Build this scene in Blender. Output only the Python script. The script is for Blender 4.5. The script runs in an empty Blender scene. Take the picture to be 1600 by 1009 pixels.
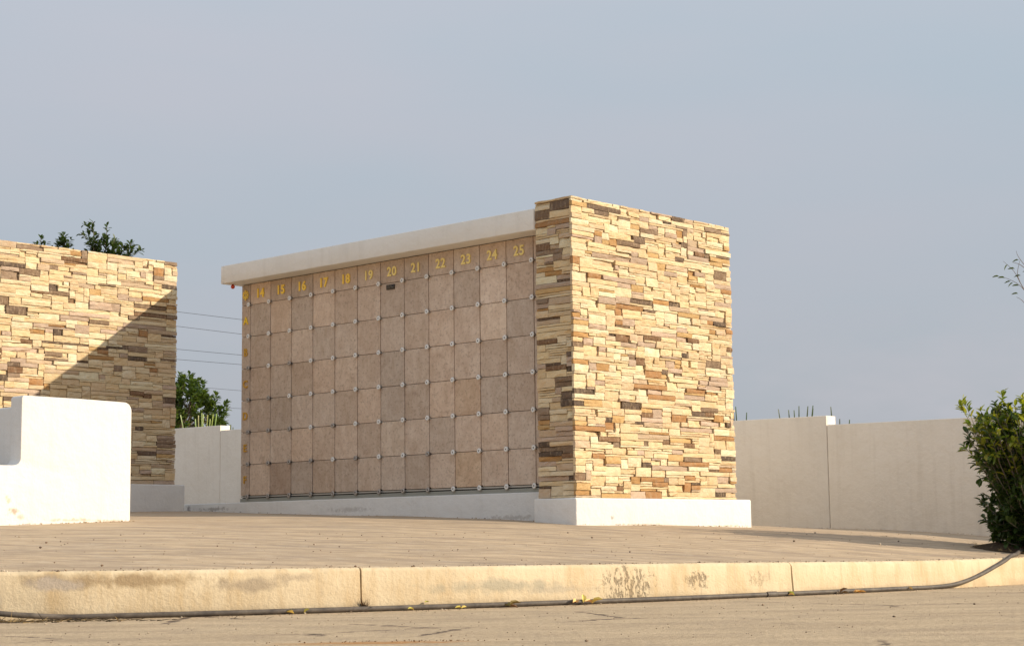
import bpy, bmesh, math, random
import numpy as np
from mathutils import Vector, Matrix, Quaternion
random.seed(7)
rnd = random.random
uni = random.uniform
SC = bpy.context.scene
COL = SC.collection

# ------------------------------------------------------------------ camera
PITCH = math.atan(332 / 2699.0)
ROLL = math.radians(0.69)
CAM = Vector((0, 0, 0.45))
F_ = Vector((0, math.cos(PITCH), math.sin(PITCH)))
U0 = Vector((0, -math.sin(PITCH), math.cos(PITCH)))
R0 = Vector((1, 0, 0))
R_ = R0 * math.cos(ROLL) - U0 * math.sin(ROLL)
U_ = U0 * math.cos(ROLL) + R0 * math.sin(ROLL)
cd = bpy.data.cameras.new('camera')
cd.sensor_width = 36.0
cd.sensor_fit = 'HORIZONTAL'
cd.lens = 2699 / 1600 * 36.0
cd.clip_start = 0.05
cd.clip_end = 3000
cam = bpy.data.objects.new('camera', cd)
m = Matrix((R_, U_, -F_)).transposed().to_4x4()
m.translation = CAM
cam.matrix_world = m
COL.objects.link(cam)
SC.camera = cam

# ------------------------------------------------------------------ light
D1 = Vector((-0.73194, 0.68137, 0))          # along the niche front, away from the camera
D2 = Vector((0.68137, 0.73194, 0))           # across the building
TO_SUN = (-D1 * 1.0 + D2 * 0.75 + Vector((0, 0, 0.55))).normalized()
SUN_EL = math.asin(TO_SUN.z)
SUN_AZ = math.atan2(TO_SUN.x, TO_SUN.y)
sl = bpy.data.lights.new('sun', 'SUN')
sl.energy = 5.0
sl.angle = math.radians(0.5)
sl.color = (1.0, 0.87, 0.68)
sun = bpy.data.objects.new('sun', sl)
sun.rotation_euler = TO_SUN.to_track_quat('Z', 'Y').to_euler()
sun.location = TO_SUN * 60
COL.objects.link(sun)

W = bpy.data.worlds.new('World')
SC.world = W
W.use_nodes = True
wt = W.node_tree
wt.nodes.clear()
def wn(t, **k):
    n = wt.nodes.new(t)
    for a, b in k.items():
        setattr(n, a, b)
    return n
sky = wn('ShaderNodeTexSky', sky_type='NISHITA', sun_disc=False)
sky.sun_elevation = SUN_EL
sky.sun_rotation = SUN_AZ
sky.dust_density = 3.0
sky.air_density = 1.0
tc = wn('ShaderNodeTexCoord')
haze = wn('ShaderNodeMix', data_type='RGBA')
haze.inputs[0].default_value = 0.86
haze.inputs[7].default_value = (4.65, 5.05, 5.6, 1)      # thin overcast veil over the blue
wt.links.new(sky.outputs[0], haze.inputs[6])
sz = wn('ShaderNodeSeparateXYZ'); wt.links.new(tc.outputs['Generated'], sz.inputs[0])
up = wn('ShaderNodeMapRange')                            # a veil of high cloud is brightest overhead
for i_, v_ in ((1, 0.06), (2, 1.0), (3, 0.885), (4, 1.65)): up.inputs[i_].default_value = v_
wt.links.new(sz.outputs[2], up.inputs[0])
vm = wn('ShaderNodeMapping'); vm.inputs['Scale'].default_value = (1.3, 1.3, 5.0); vm.inputs['Rotation'].default_value = (0.25, 0.1, 0)
wt.links.new(tc.outputs['Generated'], vm.inputs[0])
vn = wn('ShaderNodeTexNoise'); vn.inputs['Scale'].default_value = 1.9; vn.inputs['Detail'].default_value = 5; vn.inputs['Roughness'].default_value = 0.5
wt.links.new(vm.outputs[0], vn.inputs[0])
vr = wn('ShaderNodeMapRange')
for i_, v_ in ((1, 0.3), (2, 0.7), (3, 0.0), (4, 1.0)): vr.inputs[i_].default_value = v_
wt.links.new(vn.outputs[0], vr.inputs[0])
vc = wn('ShaderNodeMix', data_type='RGBA')
vc.inputs[6].default_value = (4.35, 5.0, 5.65, 1); vc.inputs[7].default_value = (4.95, 5.1, 5.65, 1)   # blue gaps, lavender veil
wt.links.new(vr.outputs[0], vc.inputs[0])
vs_ = wn('ShaderNodeVectorMath', operation='SCALE')
wt.links.new(vc.outputs[2], vs_.inputs[0]); wt.links.new(up.outputs[0], vs_.inputs['Scale'])
wt.links.new(vs_.outputs[0], haze.inputs[7])
mp = wn('ShaderNodeMapping')
mp.inputs['Scale'].default_value = (1.0, 1.0, 2.6); mp.inputs['Location'].default_value = (11, 5, 2)
wt.links.new(tc.outputs['Generated'], mp.inputs[0])
cn = wn('ShaderNodeTexNoise')
cn.inputs['Scale'].default_value = 5.5
cn.inputs['Detail'].default_value = 6
cn.inputs['Roughness'].default_value = 0.55
wt.links.new(mp.outputs[0], cn.inputs[0])
cr = wn('ShaderNodeValToRGB')
cr.color_ramp.elements[0].position = 0.47
cr.color_ramp.elements[1].position = 0.64
wt.links.new(cn.outputs[0], cr.inputs[0])
sx = wn('ShaderNodeSeparateXYZ')
wt.links.new(tc.outputs['Generated'], sx.inputs[0])
lo = wn('ShaderNodeMapRange')                            # cloud bank low above the horizon, all the way round
lo.inputs[1].default_value = 0.15
lo.inputs[2].default_value = 0.06
wt.links.new(sx.outputs[2], lo.inputs[0])
mu = wn('ShaderNodeMath', operation='MULTIPLY')
wt.links.new(cr.outputs[0], mu.inputs[0]); wt.links.new(lo.outputs[0], mu.inputs[1])
mu2 = wn('ShaderNodeMath', operation='MULTIPLY')
mu2.inputs[1].default_value = 0.62
wt.links.new(mu.outputs[0], mu2.inputs[0])
cl = wn('ShaderNodeMix', data_type='RGBA')
cl.inputs[7].default_value = (4.95, 4.85, 5.25, 1)
wt.links.new(mu2.outputs[0], cl.inputs[0]); wt.links.new(haze.outputs[2], cl.inputs[6])
bg = wn('ShaderNodeBackground')
bg.inputs[1].default_value = 0.1
wt.links.new(cl.outputs[2], bg.inputs[0])
wo = wn('ShaderNodeOutputWorld')
wt.links.new(bg.outputs[0], wo.inputs[0])
SC.view_settings.view_transform = 'Standard'
SC.view_settings.look = 'None'
SC.view_settings.gamma = 1
SC.view_settings.use_curve_mapping = False
SC.view_settings.exposure = 0.14

# ------------------------------------------------------------------ node / mesh helpers
class Mat:
    def __init__(s, name, rough=0.85, spec=0.25, metal=0.0):
        s.m = bpy.data.materials.new(name)
        s.m.use_nodes = True
        s.t = s.m.node_tree
        s.p = s.t.nodes['Principled BSDF']
        s.p.inputs['Roughness'].default_value = rough
        s.p.inputs['Specular IOR Level'].default_value = spec
        s.p.inputs['Metallic'].default_value = metal
        s._pos = None
    def n(s, t, **k):
        nd = s.t.nodes.new(t)
        for a, b in k.items():
            setattr(nd, a, b)
        return nd
    def set(s, sock, v):
        if isinstance(v, bpy.types.NodeSocket):
            s.t.links.new(v, sock)
        elif isinstance(v, (tuple, list)) and len(v) == 3 and sock.type == 'RGBA':
            sock.default_value = (*v, 1)
        else:
            sock.default_value = v
    def pos(s):
        if s._pos is None:
            s._pos = s.n('ShaderNodeNewGeometry').outputs['Position']
        return s._pos
    def obj(s):
        return s.n('ShaderNodeTexCoord').outputs['Object']
    def mapping(s, v, scale=(1, 1, 1), loc=(0, 0, 0), rot=(0, 0, 0)):
        nd = s.n('ShaderNodeMapping')
        s.set(nd.inputs[0], v)
        s.set(nd.inputs['Scale'], scale); s.set(nd.inputs['Location'], loc); s.set(nd.inputs['Rotation'], rot)
        return nd.outputs[0]
    def noise(s, v, scale, detail=4, rough=0.55, dist=0.0):
        nd = s.n('ShaderNodeTexNoise')
        s.set(nd.inputs['Vector'], v)
        for a, b in (('Scale', scale), ('Detail', detail), ('Roughness', rough), ('Distortion', dist)):
            nd.inputs[a].default_value = b
        return nd.outputs[0]
    def voro(s, v, scale, feature='F1', out='Distance'):
        nd = s.n('ShaderNodeTexVoronoi', feature=feature)
        s.set(nd.inputs['Vector'], v)
        nd.inputs['Scale'].default_value = scale
        return nd.outputs[out]
    def ramp(s, v, a, b, lo=0.0, hi=1.0):
        nd = s.n('ShaderNodeMapRange')
        s.set(nd.inputs[0], v)
        nd.inputs[1].default_value = a; nd.inputs[2].default_value = b
        nd.inputs[3].default_value = lo; nd.inputs[4].default_value = hi
        return nd.outputs[0]
    def math(s, op, a, b=0.0):
        nd = s.n('ShaderNodeMath', operation=op)
        s.set(nd.inputs[0], a); s.set(nd.inputs[1], b)
        return nd.outputs[0]
    def mix(s, f, a, b, mode='MIX'):
        nd = s.n('ShaderNodeMix', data_type='RGBA', blend_type=mode)
        s.set(nd.inputs[0], f); s.set(nd.inputs[6], a); s.set(nd.inputs[7], b)
        return nd.outputs[2]
    def attr(s, name):
        return s.n('ShaderNodeAttribute', attribute_name=name).outputs['Color']
    def color(s, v):
        s.set(s.p.inputs['Base Color'], v); return s
    def bump(s, h, dist, strength=1.0):
        nd = s.n('ShaderNodeBump')
        s.set(nd.inputs['Height'], h)
        nd.inputs['Distance'].default_value = dist
        nd.inputs['Strength'].default_value = strength
        s.set(s.p.inputs['Normal'], nd.outputs[0]); return s
    def blob(s, c, r, soft=0.5, wob=0.35, scale=6.0):
        """1 inside an ellipsoid with a ragged edge, 0 outside (a stain with a shape of its own)."""
        v = s.mapping(s.pos(), scale=tuple(1 / q for q in r), loc=tuple(-a / b for a, b in zip(c, r)))
        ln = s.n('ShaderNodeVectorMath', operation='LENGTH')
        s.set(ln.inputs[0], v)
        d = s.math('ADD', ln.outputs['Value'], s.ramp(s.noise(s.pos(), scale, 5, 0.65), 0.3, 0.7, -wob, wob))
        return s.ramp(d, 1.0, 1.0 - soft)

class MB:
    def __init__(s):
        s.v = []; s.f = []; s.c = []
    def add(s, vs, fs, col=None):
        o = len(s.v)
        s.v += [tuple(q) for q in vs]
        s.f += [tuple(i + o for i in q) for q in fs]
        s.c += [col or (1, 1, 1)] * len(vs)
    def box(s, x0, x1, y0, y1, z0, z1, col=None):
        s.add([(x0, y0, z0), (x1, y0, z0), (x1, y1, z0), (x0, y1, z0), (x0, y0, z1), (x1, y0, z1), (x1, y1, z1), (x0, y1, z1)],
              [(0, 3, 2, 1), (4, 5, 6, 7), (0, 1, 5, 4), (1, 2, 6, 5), (2, 3, 7, 6), (3, 0, 4, 7)], col)
    def tube(s, pts, radii, n=6, col=None, cap=True):
        pts = [Vector(p) for p in pts]
        if not isinstance(radii, (list, tuple)):
            radii = [radii] * len(pts)
        vs = []; fs = []
        ref = Vector((0.3, 0.1, 0.95)).normalized()
        for i, p in enumerate(pts):
            d = (pts[min(i + 1, len(pts) - 1)] - pts[max(i - 1, 0)]).normalized()
            a = d.cross(ref)
            if a.length < 1e-3:
                a = d.cross(Vector((1, 0, 0)))
            a.normalize(); b = d.cross(a)
            for k in range(n):
                t = 2 * math.pi * k / n
                vs.append(p + (a * math.cos(t) + b * math.sin(t)) * radii[i])
        for i in range(len(pts) - 1):
            for k in range(n):
                k2 = (k + 1) % n
                fs.append((i * n + k, i * n + k2, (i + 1) * n + k2, (i + 1) * n + k))
        if cap:
            fs.append(tuple(range(n))); fs.append(tuple((len(pts) - 1) * n + k for k in reversed(range(n))))
        s.add(vs, fs, col)
    def mesh(s, name, mat, smooth=False):
        me = bpy.data.meshes.new(name)
        me.from_pydata(s.v, [], s.f)
        at = me.attributes.new('tint', 'FLOAT_COLOR', 'POINT')
        at.data.foreach_set('color', np.array([(*c, 1.0) for c in s.c], dtype=np.float32).ravel())
        me.materials.append(mat.m if isinstance(mat, Mat) else mat)
        if smooth:
            me.polygons.foreach_set('use_smooth', [True] * len(me.polygons))
        me.update()
        return me
    def build(s, name, mat, parent=None, smooth=False, kind=None, bevel=0.0, seg=3):
        o = link(name, s.mesh(name, mat, smooth), parent)
        if bevel:
            bm = bmesh.new(); bm.from_mesh(o.data)
            bmesh.ops.remove_doubles(bm, verts=bm.verts, dist=1e-5)
            bmesh.ops.recalc_face_normals(bm, faces=bm.faces)
            es = [e for e in bm.edges if len(e.link_faces) == 2 and e.calc_face_angle(0) > 0.5]
            bmesh.ops.bevel(bm, geom=es, offset=bevel, segments=seg, profile=0.5, affect='EDGES', clamp_overlap=True)
            for f in bm.faces: f.smooth = True
            bm.to_mesh(o.data); bm.free()
            try:
                o.data.set_sharp_from_angle(angle=math.radians(50))
            except Exception:
                pass
        if kind: o['kind'] = kind
        return o

def link(name, data, parent=None):
    o = bpy.data.objects.new(name, data)
    COL.objects.link(o)
    if parent: o.parent = parent
    return o
def tag(o, label, cat, group=None):
    o['label'] = label; o['category'] = cat
    if group: o['group'] = group
    return o
def thing(name, label, cat, loc=(0, 0, 0), rot=0.0, group=None):
    o = link(name, None)
    o.location = loc; o.rotation_euler = (0, 0, rot)
    return tag(o, label, cat, group)

# ------------------------------------------------------------------ materials
def plaster(name, col, dirt=0.12, marks=()):
    M = Mat(name, 0.8, 0.25)
    big = M.noise(M.pos(), 1.6, 5, 0.6)
    streak = M.noise(M.mapping(M.pos(), scale=(9, 9, 0.7)), 1.0, 4, 0.6)
    c = M.mix(M.ramp(big, 0.35, 0.75, 0, dirt * 1.6), col, tuple(q * k for q, k in zip(col, (0.80, 0.77, 0.72))))
    c = M.mix(M.ramp(streak, 0.52, 0.8, 0, dirt * 1.5), c, tuple(q * k for q, k in zip(col, (0.62, 0.58, 0.53))))
    sp = M.ramp(M.voro(M.pos(), 9.0), 0.05, 0.02, 0, 0.6)
    keep = M.ramp(M.noise(M.pos(), 2.3, 2), 0.58, 0.62)
    c = M.mix(M.math('MULTIPLY', sp, keep), c, (0.22, 0.17, 0.13))
    for cc, rr, mc, k in marks:
        c = M.mix(M.math('MULTIPLY', M.blob(cc, rr, 0.7, 0.7, 26), k * 0.7), c, mc)
    M.color(c)
    h = M.math('ADD', M.math('MULTIPLY', M.noise(M.pos(), 7, 6, 0.6), 1.0), M.math('MULTIPLY', M.noise(M.pos(), 60, 3), 0.12))
    M.bump(h, 0.03, 0.5)
    return M
def _bw(u, v, z):
    p = Vector((0.2118, 16.4295, 0)) - D1 * u + D2 * v; return (p.x, p.y, z)
WHITE = plaster('white_plaster', (0.74, 0.715, 0.675), 0.12, [
    (_bw(-1.60, -4.58, 0.70), (0.05, 0.05, 0.035), (0.30, 0.17, 0.07), 0.9), (_bw(-1.60, -4.63, 0.79), (0.03, 0.03, 0.04), (0.45, 0.33, 0.16), 0.7),
    (_bw(-1.60, -4.52, 0.65), (0.04, 0.04, 0.03), (0.35, 0.22, 0.10), 0.6), (_bw(-1.60, -4.0, 0.625), (0.35, 0.3, 0.016), (0.42, 0.33, 0.22), 0.8), (_bw(-1.60, -3.65, 0.615), (0.2, 0.2, 0.014), (0.40, 0.28, 0.16), 0.8),
    (_bw(0.715, 0.25, 0.60), (0.03, 0.03, 0.022), (0.24, 0.19, 0.14), 0.9), (_bw(0.715, 0.7, 0.54), (0.5, 0.4, 0.012), (0.42, 0.33, 0.22), 0.8), (_bw(0.715, 2.0, 0.52), (0.4, 0.4, 0.014), (0.42, 0.33, 0.22), 0.8),
    (_bw(-0.3, -0.035, 0.62), (0.45, 0.3, 0.03), (0.38, 0.33, 0.28), 0.7), (_bw(-2.6, -0.035, 0.74), (0.5, 0.3, 0.03), (0.36, 0.32, 0.28), 0.6),
    (_bw(-4.9, -0.035, 0.79), (0.35, 0.3, 0.025), (0.22, 0.19, 0.16), 0.8), (_bw(-5.4, -0.035, 0.80), (0.04, 0.1, 0.06), (0.10, 0.08, 0.07), 0.9)])
CAPM = plaster('cap_paint', (0.82, 0.78, 0.715), 0.14)
WALLM = plaster('wall_paint', (0.80, 0.73, 0.63), 0.2)

STONE = Mat('ledge_stone', 0.9, 0.15)
_t = STONE.attr('tint')
_n1 = STONE.noise(STONE.mapping(STONE.pos(), scale=(1, 1, 1.8)), 9, 5, 0.65)
_n2 = STONE.noise(STONE.pos(), 55, 4, 0.7)
_c = STONE.mix(STONE.ramp(_n1, 0.45, 0.74, 0, 0.6), _t, STONE.mix(1.0, _t, (0.84, 0.72, 0.56), 'MULTIPLY'))
_c = STONE.mix(STONE.ramp(_n1, 0.40, 0.25, 0, 0.5), _c, STONE.mix(0.22, _t, (0.66, 0.57, 0.42)))
_c = STONE.mix(STONE.ramp(_n2, 0.30, 0.55, 0.14, 0), _c, STONE.mix(1.0, _t, (0.6, 0.54, 0.48), 'MULTIPLY'))
_lum = STONE.n('ShaderNodeRGBToBW'); STONE.set(_lum.inputs[0], _t)
_n3 = STONE.noise(STONE.mapping(STONE.pos(), scale=(2.2, 2.2, 0.8)), 16, 4, 0.7)
_c = STONE.mix(STONE.math('MULTIPLY', STONE.ramp(_lum.outputs[0], 0.34, 0.22), STONE.ramp(_n3, 0.50, 0.72, 0, 0.75)), _c, (0.42, 0.31, 0.20))
STONE.color(_c)
STONE.bump(STONE.math('ADD', STONE.noise(STONE.mapping(STONE.pos(), scale=(1, 1, 2.2)), 22, 6, 0.62), STONE.math('MULTIPLY', _n2, 0.3)), 0.014, 0.7)
MORTAR = Mat('mortar', 0.95, 0.1).color((0.20, 0.13, 0.075))

TILE = Mat('travertine', 0.5, 0.3)
_oi = TILE.n('ShaderNodeObjectInfo')
_off = TILE.n('ShaderNodeVectorMath', operation='SCALE')
TILE.set(_off.inputs[0], (7.3, 11.9, 5.1)); TILE.set(_off.inputs['Scale'], _oi.outputs['Random'])
_ad = TILE.n('ShaderNodeVectorMath', operation='ADD')
TILE.set(_ad.inputs[0], TILE.obj()); TILE.set(_ad.inputs[1], _off.outputs[0])
_p = _ad.outputs[0]
_a = TILE.noise(_p, 5, 5, 0.6, 1.5)
_b = TILE.noise(_p, 38, 5, 0.72)
_v = TILE.noise(TILE.mapping(_p, scale=(9, 9, 2.0)), 1.6, 5, 0.65, 0.8)
_c = TILE.mix(TILE.ramp(_a, 0.35, 0.68), (0.56, 0.42, 0.315), (0.68, 0.545, 0.43))
_c = TILE.mix(TILE.ramp(_b, 0.52, 0.66, 0, 0.7), _c, (0.34, 0.245, 0.185))
_c = TILE.mix(TILE.ramp(_b, 0.30, 0.42, 0.35, 0), _c, (0.62, 0.52, 0.43))
_c = TILE.mix(TILE.ramp(_v, 0.50, 0.72, 0, 0.35), _c, (0.38, 0.26, 0.16))
_c = TILE.mix(1.0, _c, _oi.outputs['Color'], 'MULTIPLY')
TILE.color(_c)
TILE.bump(_b, 0.004, 0.4)
GOLD = Mat('gilt_lettering', 0.3, 1.0, 0.0).color((1.0, 0.66, 0.03))
PALEGOLD = Mat('pale_gilt_lettering', 0.35, 0.6, 0.0).color((1.0, 0.80, 0.26))
OLDGOLD = Mat('dull_gilt_lettering', 0.4, 0.6, 0.0).color((0.62, 0.33, 0.035))
STEEL = Mat('bolt_steel', 0.45, 0.5, 0.0).color((0.80, 0.78, 0.74))
DULL = Mat('dull_bolt_steel', 0.5, 0.5, 0.6).color((0.42, 0.39, 0.36))
BLACK = Mat('dark_gap', 0.9, 0.1).color((0.015, 0.013, 0.011))
BRONZE = Mat('plaque_bronze', 0.45, 0.5, 0.5).color((0.055, 0.045, 0.038))
BRONZEL = Mat('plaque_lettering', 0.45, 0.5, 0.5).color((0.20, 0.17, 0.13))
FLASH = Mat('grey_flashing', 0.6, 0.4).color((0.30, 0.30, 0.26))
RAILM = Mat('pale_rail', 0.5, 0.4, 0.2).color((0.46, 0.43, 0.38))
RED = Mat('red_glass', 0.25, 0.5).color((0.65, 0.07, 0.02))
WIREM = Mat('cable', 0.6, 0.3).color((0.10, 0.10, 0.11))
WOOD = Mat('bark', 0.9, 0.1)
WOOD.color(WOOD.mix(WOOD.noise(WOOD.pos(), 25, 4), (0.10, 0.075, 0.055), (0.24, 0.19, 0.14)))
TWIG = Mat('twig_bark', 0.85, 0.1).color((0.20, 0.16, 0.13))
HOSEM = Mat('hose_rubber', 0.6, 0.3)
HOSEM.color(HOSEM.mix(HOSEM.ramp(HOSEM.noise(HOSEM.pos(), 14, 5, 0.7), 0.35, 0.7), (0.065, 0.054, 0.047), (0.15, 0.125, 0.10)))
def leafmat(name, src_obj=False):
    M = Mat(name, 0.42, 0.4)
    c = M.n('ShaderNodeObjectInfo').outputs['Color'] if src_obj else M.attr('tint')
    M.color(c)
    tr = M.n('ShaderNodeBsdfTranslucent')
    M.set(tr.inputs[0], M.mix(1.0, c, (1.5, 1.6, 0.5), 'MULTIPLY'))
    ms = M.n('ShaderNodeMixShader')
    ms.inputs[0].default_value = 0.3
    M.t.links.new(M.p.outputs[0], ms.inputs[1]); M.t.links.new(tr.outputs[0], ms.inputs[2])
    M.t.links.new(ms.outputs[0], M.t.nodes['Material Output'].inputs[0])
    return M
LEAF = leafmat('leaf')
LEAFOBJ = leafmat('single_leaf', True)
DRY = Mat('dry_leaf', 0.8, 0.2)
DRY.color(DRY.attr('tint'))

PAVE = Mat('terrace_concrete', 0.9, 0.15)
_q = PAVE.pos()
_st = PAVE.noise(PAVE.mapping(_q, scale=(0.55, 3.4, 1), rot=(0, 0, math.radians(-8))), 2.6, 6, 0.62)
_st2 = PAVE.noise(PAVE.mapping(_q, scale=(1.2, 16, 1), rot=(0, 0, math.radians(-8))), 2.4, 4, 0.6)
_gr = PAVE.noise(_q, 90, 4, 0.75)
_c = PAVE.mix(PAVE.ramp(_st, 0.40, 0.62), (0.54, 0.41, 0.27), (0.36, 0.27, 0.185))
_c = PAVE.mix(PAVE.ramp(_st2, 0.52, 0.72, 0, 0.45), _c, (0.33, 0.25, 0.185))
_pm = PAVE.noise(_q, 1.1, 6, 0.68)
_c = PAVE.mix(PAVE.ramp(_pm, 0.50, 0.72, 0, 0.55), _c, (0.36, 0.285, 0.215))
_tm = PAVE.noise(PAVE.mapping(_q, scale=(0.22, 2.6, 1), rot=(0, 0, math.radians(-24))), 1.6, 5, 0.7, 0.6)
_c = PAVE.mix(PAVE.ramp(_tm, 0.52, 0.66, 0, 0.65), _c, (0.28, 0.22, 0.17))
_c = PAVE.mix(PAVE.ramp(_st2, 0.28, 0.42, 0.45, 0), _c, (0.60, 0.50, 0.39))
_md = PAVE.noise(PAVE.mapping(_q, scale=(0.38, 1, 1), rot=(0, 0, math.radians(-6))), 15, 6, 0.75)
_c = PAVE.mix(PAVE.ramp(_md, 0.51, 0.66, 0, 0.45), _c, (0.30, 0.235, 0.17))
_c = PAVE.mix(PAVE.ramp(_md, 0.47, 0.34, 0, 0.45), _c, (0.62, 0.52, 0.39))
_c = PAVE.mix(PAVE.ramp(_gr, 0.56, 0.72, 0, 0.4), _c, (0.25, 0.19, 0.14))
PAVE.color(_c)
PAVE.bump(PAVE.math('ADD', PAVE.math('MULTIPLY', _st2, 0.4), PAVE.math('ADD', PAVE.math('MULTIPLY', _gr, 0.4), _md)), 0.012, 0.8)

ROAD = Mat('road_surface', 0.92, 0.12)
_q = ROAD.pos()
_g = ROAD.noise(_q, 120, 3, 0.8)
_g2 = ROAD.noise(_q, 34, 4, 0.7)
_l = ROAD.noise(ROAD.mapping(_q, scale=(0.7, 2.2, 1)), 1.5, 6, 0.6)
_c = ROAD.mix(ROAD.ramp(_l, 0.33, 0.68), (0.56, 0.435, 0.285), (0.42, 0.32, 0.21))
_c = ROAD.mix(ROAD.ramp(_g, 0.54, 0.70, 0, 0.6), _c, (0.23, 0.18, 0.135))
_c = ROAD.mix(ROAD.ramp(_g, 0.30, 0.44, 0.5, 0), _c, (0.66, 0.56, 0.44))
_c = ROAD.mix(ROAD.ramp(_g2, 0.53, 0.66, 0, 0.8), _c, (0.27, 0.21, 0.15))
_c = ROAD.mix(ROAD.ramp(_g2, 0.45, 0.32, 0, 0.6), _c, (0.68, 0.56, 0.42))
_rp = ROAD.noise(_q, 2.2, 6, 0.7)
_c = ROAD.mix(ROAD.ramp(_rp, 0.48, 0.66, 0, 0.55), _c, (0.34, 0.265, 0.19))
_c = ROAD.mix(ROAD.math('MULTIPLY', ROAD.blob((-0.62, 7.55, 0), (0.52, 0.13, 1), 0.7, 0.4, 9), 0.75), _c, (0.42, 0.20, 0.06))
_ck = ROAD.voro(ROAD.mapping(_q, scale=(1, 1, 0)), 0.55, 'DISTANCE_TO_EDGE')
_ckw = ROAD.math('ADD', _ck, ROAD.ramp(ROAD.noise(_q, 9, 5, 0.7), 0.3, 0.7, -0.02, 0.02))
_ckm = ROAD.math('MULTIPLY', ROAD.ramp(_ckw, 0.010, 0.004), ROAD.ramp(ROAD.noise(_q, 0.8, 2), 0.5, 0.58))
_c = ROAD.mix(_ckm, _c, (0.12, 0.09, 0.07))
ROAD.color(_c)
ROAD.bump(ROAD.math('ADD', ROAD.math('MULTIPLY', _g, 0.6), _g2), 0.012, 0.9)

KERB = Mat('kerb_concrete', 0.88, 0.2)
_q = KERB.pos()
_d = KERB.noise(KERB.mapping(_q, scale=(5, 5, 0.9)), 1.6, 5, 0.65)
_f = KERB.noise(_q, 45, 5, 0.7)
_m = KERB.noise(_q, 3.0, 6, 0.65)
_c = KERB.mix(KERB.ramp(_m, 0.35, 0.7), (0.70, 0.575, 0.39), (0.60, 0.475, 0.305))
_c = KERB.mix(KERB.ramp(_d, 0.47, 0.70, 0, 0.65), _c, (0.52, 0.36, 0.18))
_d2 = KERB.noise(KERB.mapping(_q, scale=(22, 22, 2.2)), 1.3, 4, 0.7)
_c = KERB.mix(KERB.ramp(_d2, 0.55, 0.75, 0, 0.45), _c, (0.40, 0.31, 0.21))
_bz = KERB.n('ShaderNodeSeparateXYZ'); KERB.set(_bz.inputs[0], _q)
_c = KERB.mix(KERB.math('MULTIPLY', KERB.ramp(_bz.outputs[2], 0.07, 0.02), KERB.ramp(_m, 0.4, 0.6, 0.1, 0.75)), _c, (0.46, 0.35, 0.22))
_c = KERB.mix(KERB.ramp(_f, 0.60, 0.74, 0, 0.5), _c, (0.36, 0.29, 0.21))
for cc, rr, col, k in (((-2.35, 10.2, 0.215), (0.60, 0.6, 0.055), (0.36, 0.26, 0.15), 0.95),
                       ((-2.65, 10.1, 0.20), (0.18, 0.6, 0.045), (0.46, 0.39, 0.32), 0.75),
                       ((-1.58, 10.45, 0.175), (0.24, 0.6, 0.045), (0.38, 0.30, 0.21), 0.85),
                       ((-1.35, 10.5, 0.215), (0.16, 0.6, 0.03), (0.38, 0.30, 0.21), 0.6),
                       ((-0.05, 11.1, 0.135), (0.55, 0.7, 0.05), (0.42, 0.37, 0.27), 0.85),
                       ((0.30, 11.3, 0.10), (0.28, 0.7, 0.03), (0.40, 0.35, 0.27), 0.5),
                       ((-3.05, 10.0, 0.15), (0.14, 0.6, 0.13), (0.42, 0.38, 0.32), 0.6)):
    _c = KERB.mix(KERB.math('MULTIPLY', KERB.blob(cc, rr, 0.6, 0.5, 8), k), _c, col)
_sc = KERB.ramp(KERB.noise(KERB.mapping(_q, scale=(1, 1, 0.4)), 42, 4, 0.75), 0.50, 0.56)
_chip = KERB.math('MAXIMUM', KERB.blob((0.74, 11.7, 0.12), (0.19, 0.6, 0.13), 0.35, 0.4, 12), KERB.blob((1.25, 12.0, 0.13), (0.10, 0.6, 0.055), 0.5, 0.5, 14))
_chip = KERB.math('MAXIMUM', _chip, KERB.math('MULTIPLY', KERB.blob((1.72, 12.3, 0.13), (0.10, 0.6, 0.06), 0.5, 0.5, 14), 0.25))
_chm = KERB.math('MULTIPLY', KERB.math('MULTIPLY', _chip, _sc), 0.7)
_c = KERB.mix(_chm, _c, (0.24, 0.18, 0.12))
KERB.color(_c)
KERB.bump(KERB.math('SUBTRACT', KERB.math('ADD', KERB.math('MULTIPLY', _f, 0.5), KERB.math('MULTIPLY', _m, 0.35)), KERB.math('MULTIPLY', _chm, 1.6)), 0.014, 0.8)
SOIL = Mat('soil', 0.95, 0.1)
SOIL.color(SOIL.mix(SOIL.noise(SOIL.pos(), 40, 4, 0.7), (0.045, 0.032, 0.022), (0.16, 0.11, 0.07)))
SOIL.bump(SOIL.noise(SOIL.pos(), 60, 4, 0.7), 0.03, 1.0)
FIELD = Mat('field', 0.95, 0.1)
FIELD.color(FIELD.mix(FIELD.noise(FIELD.pos(), 0.3, 6, 0.7), (0.20, 0.165, 0.11), (0.11, 0.11, 0.05)))

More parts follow.
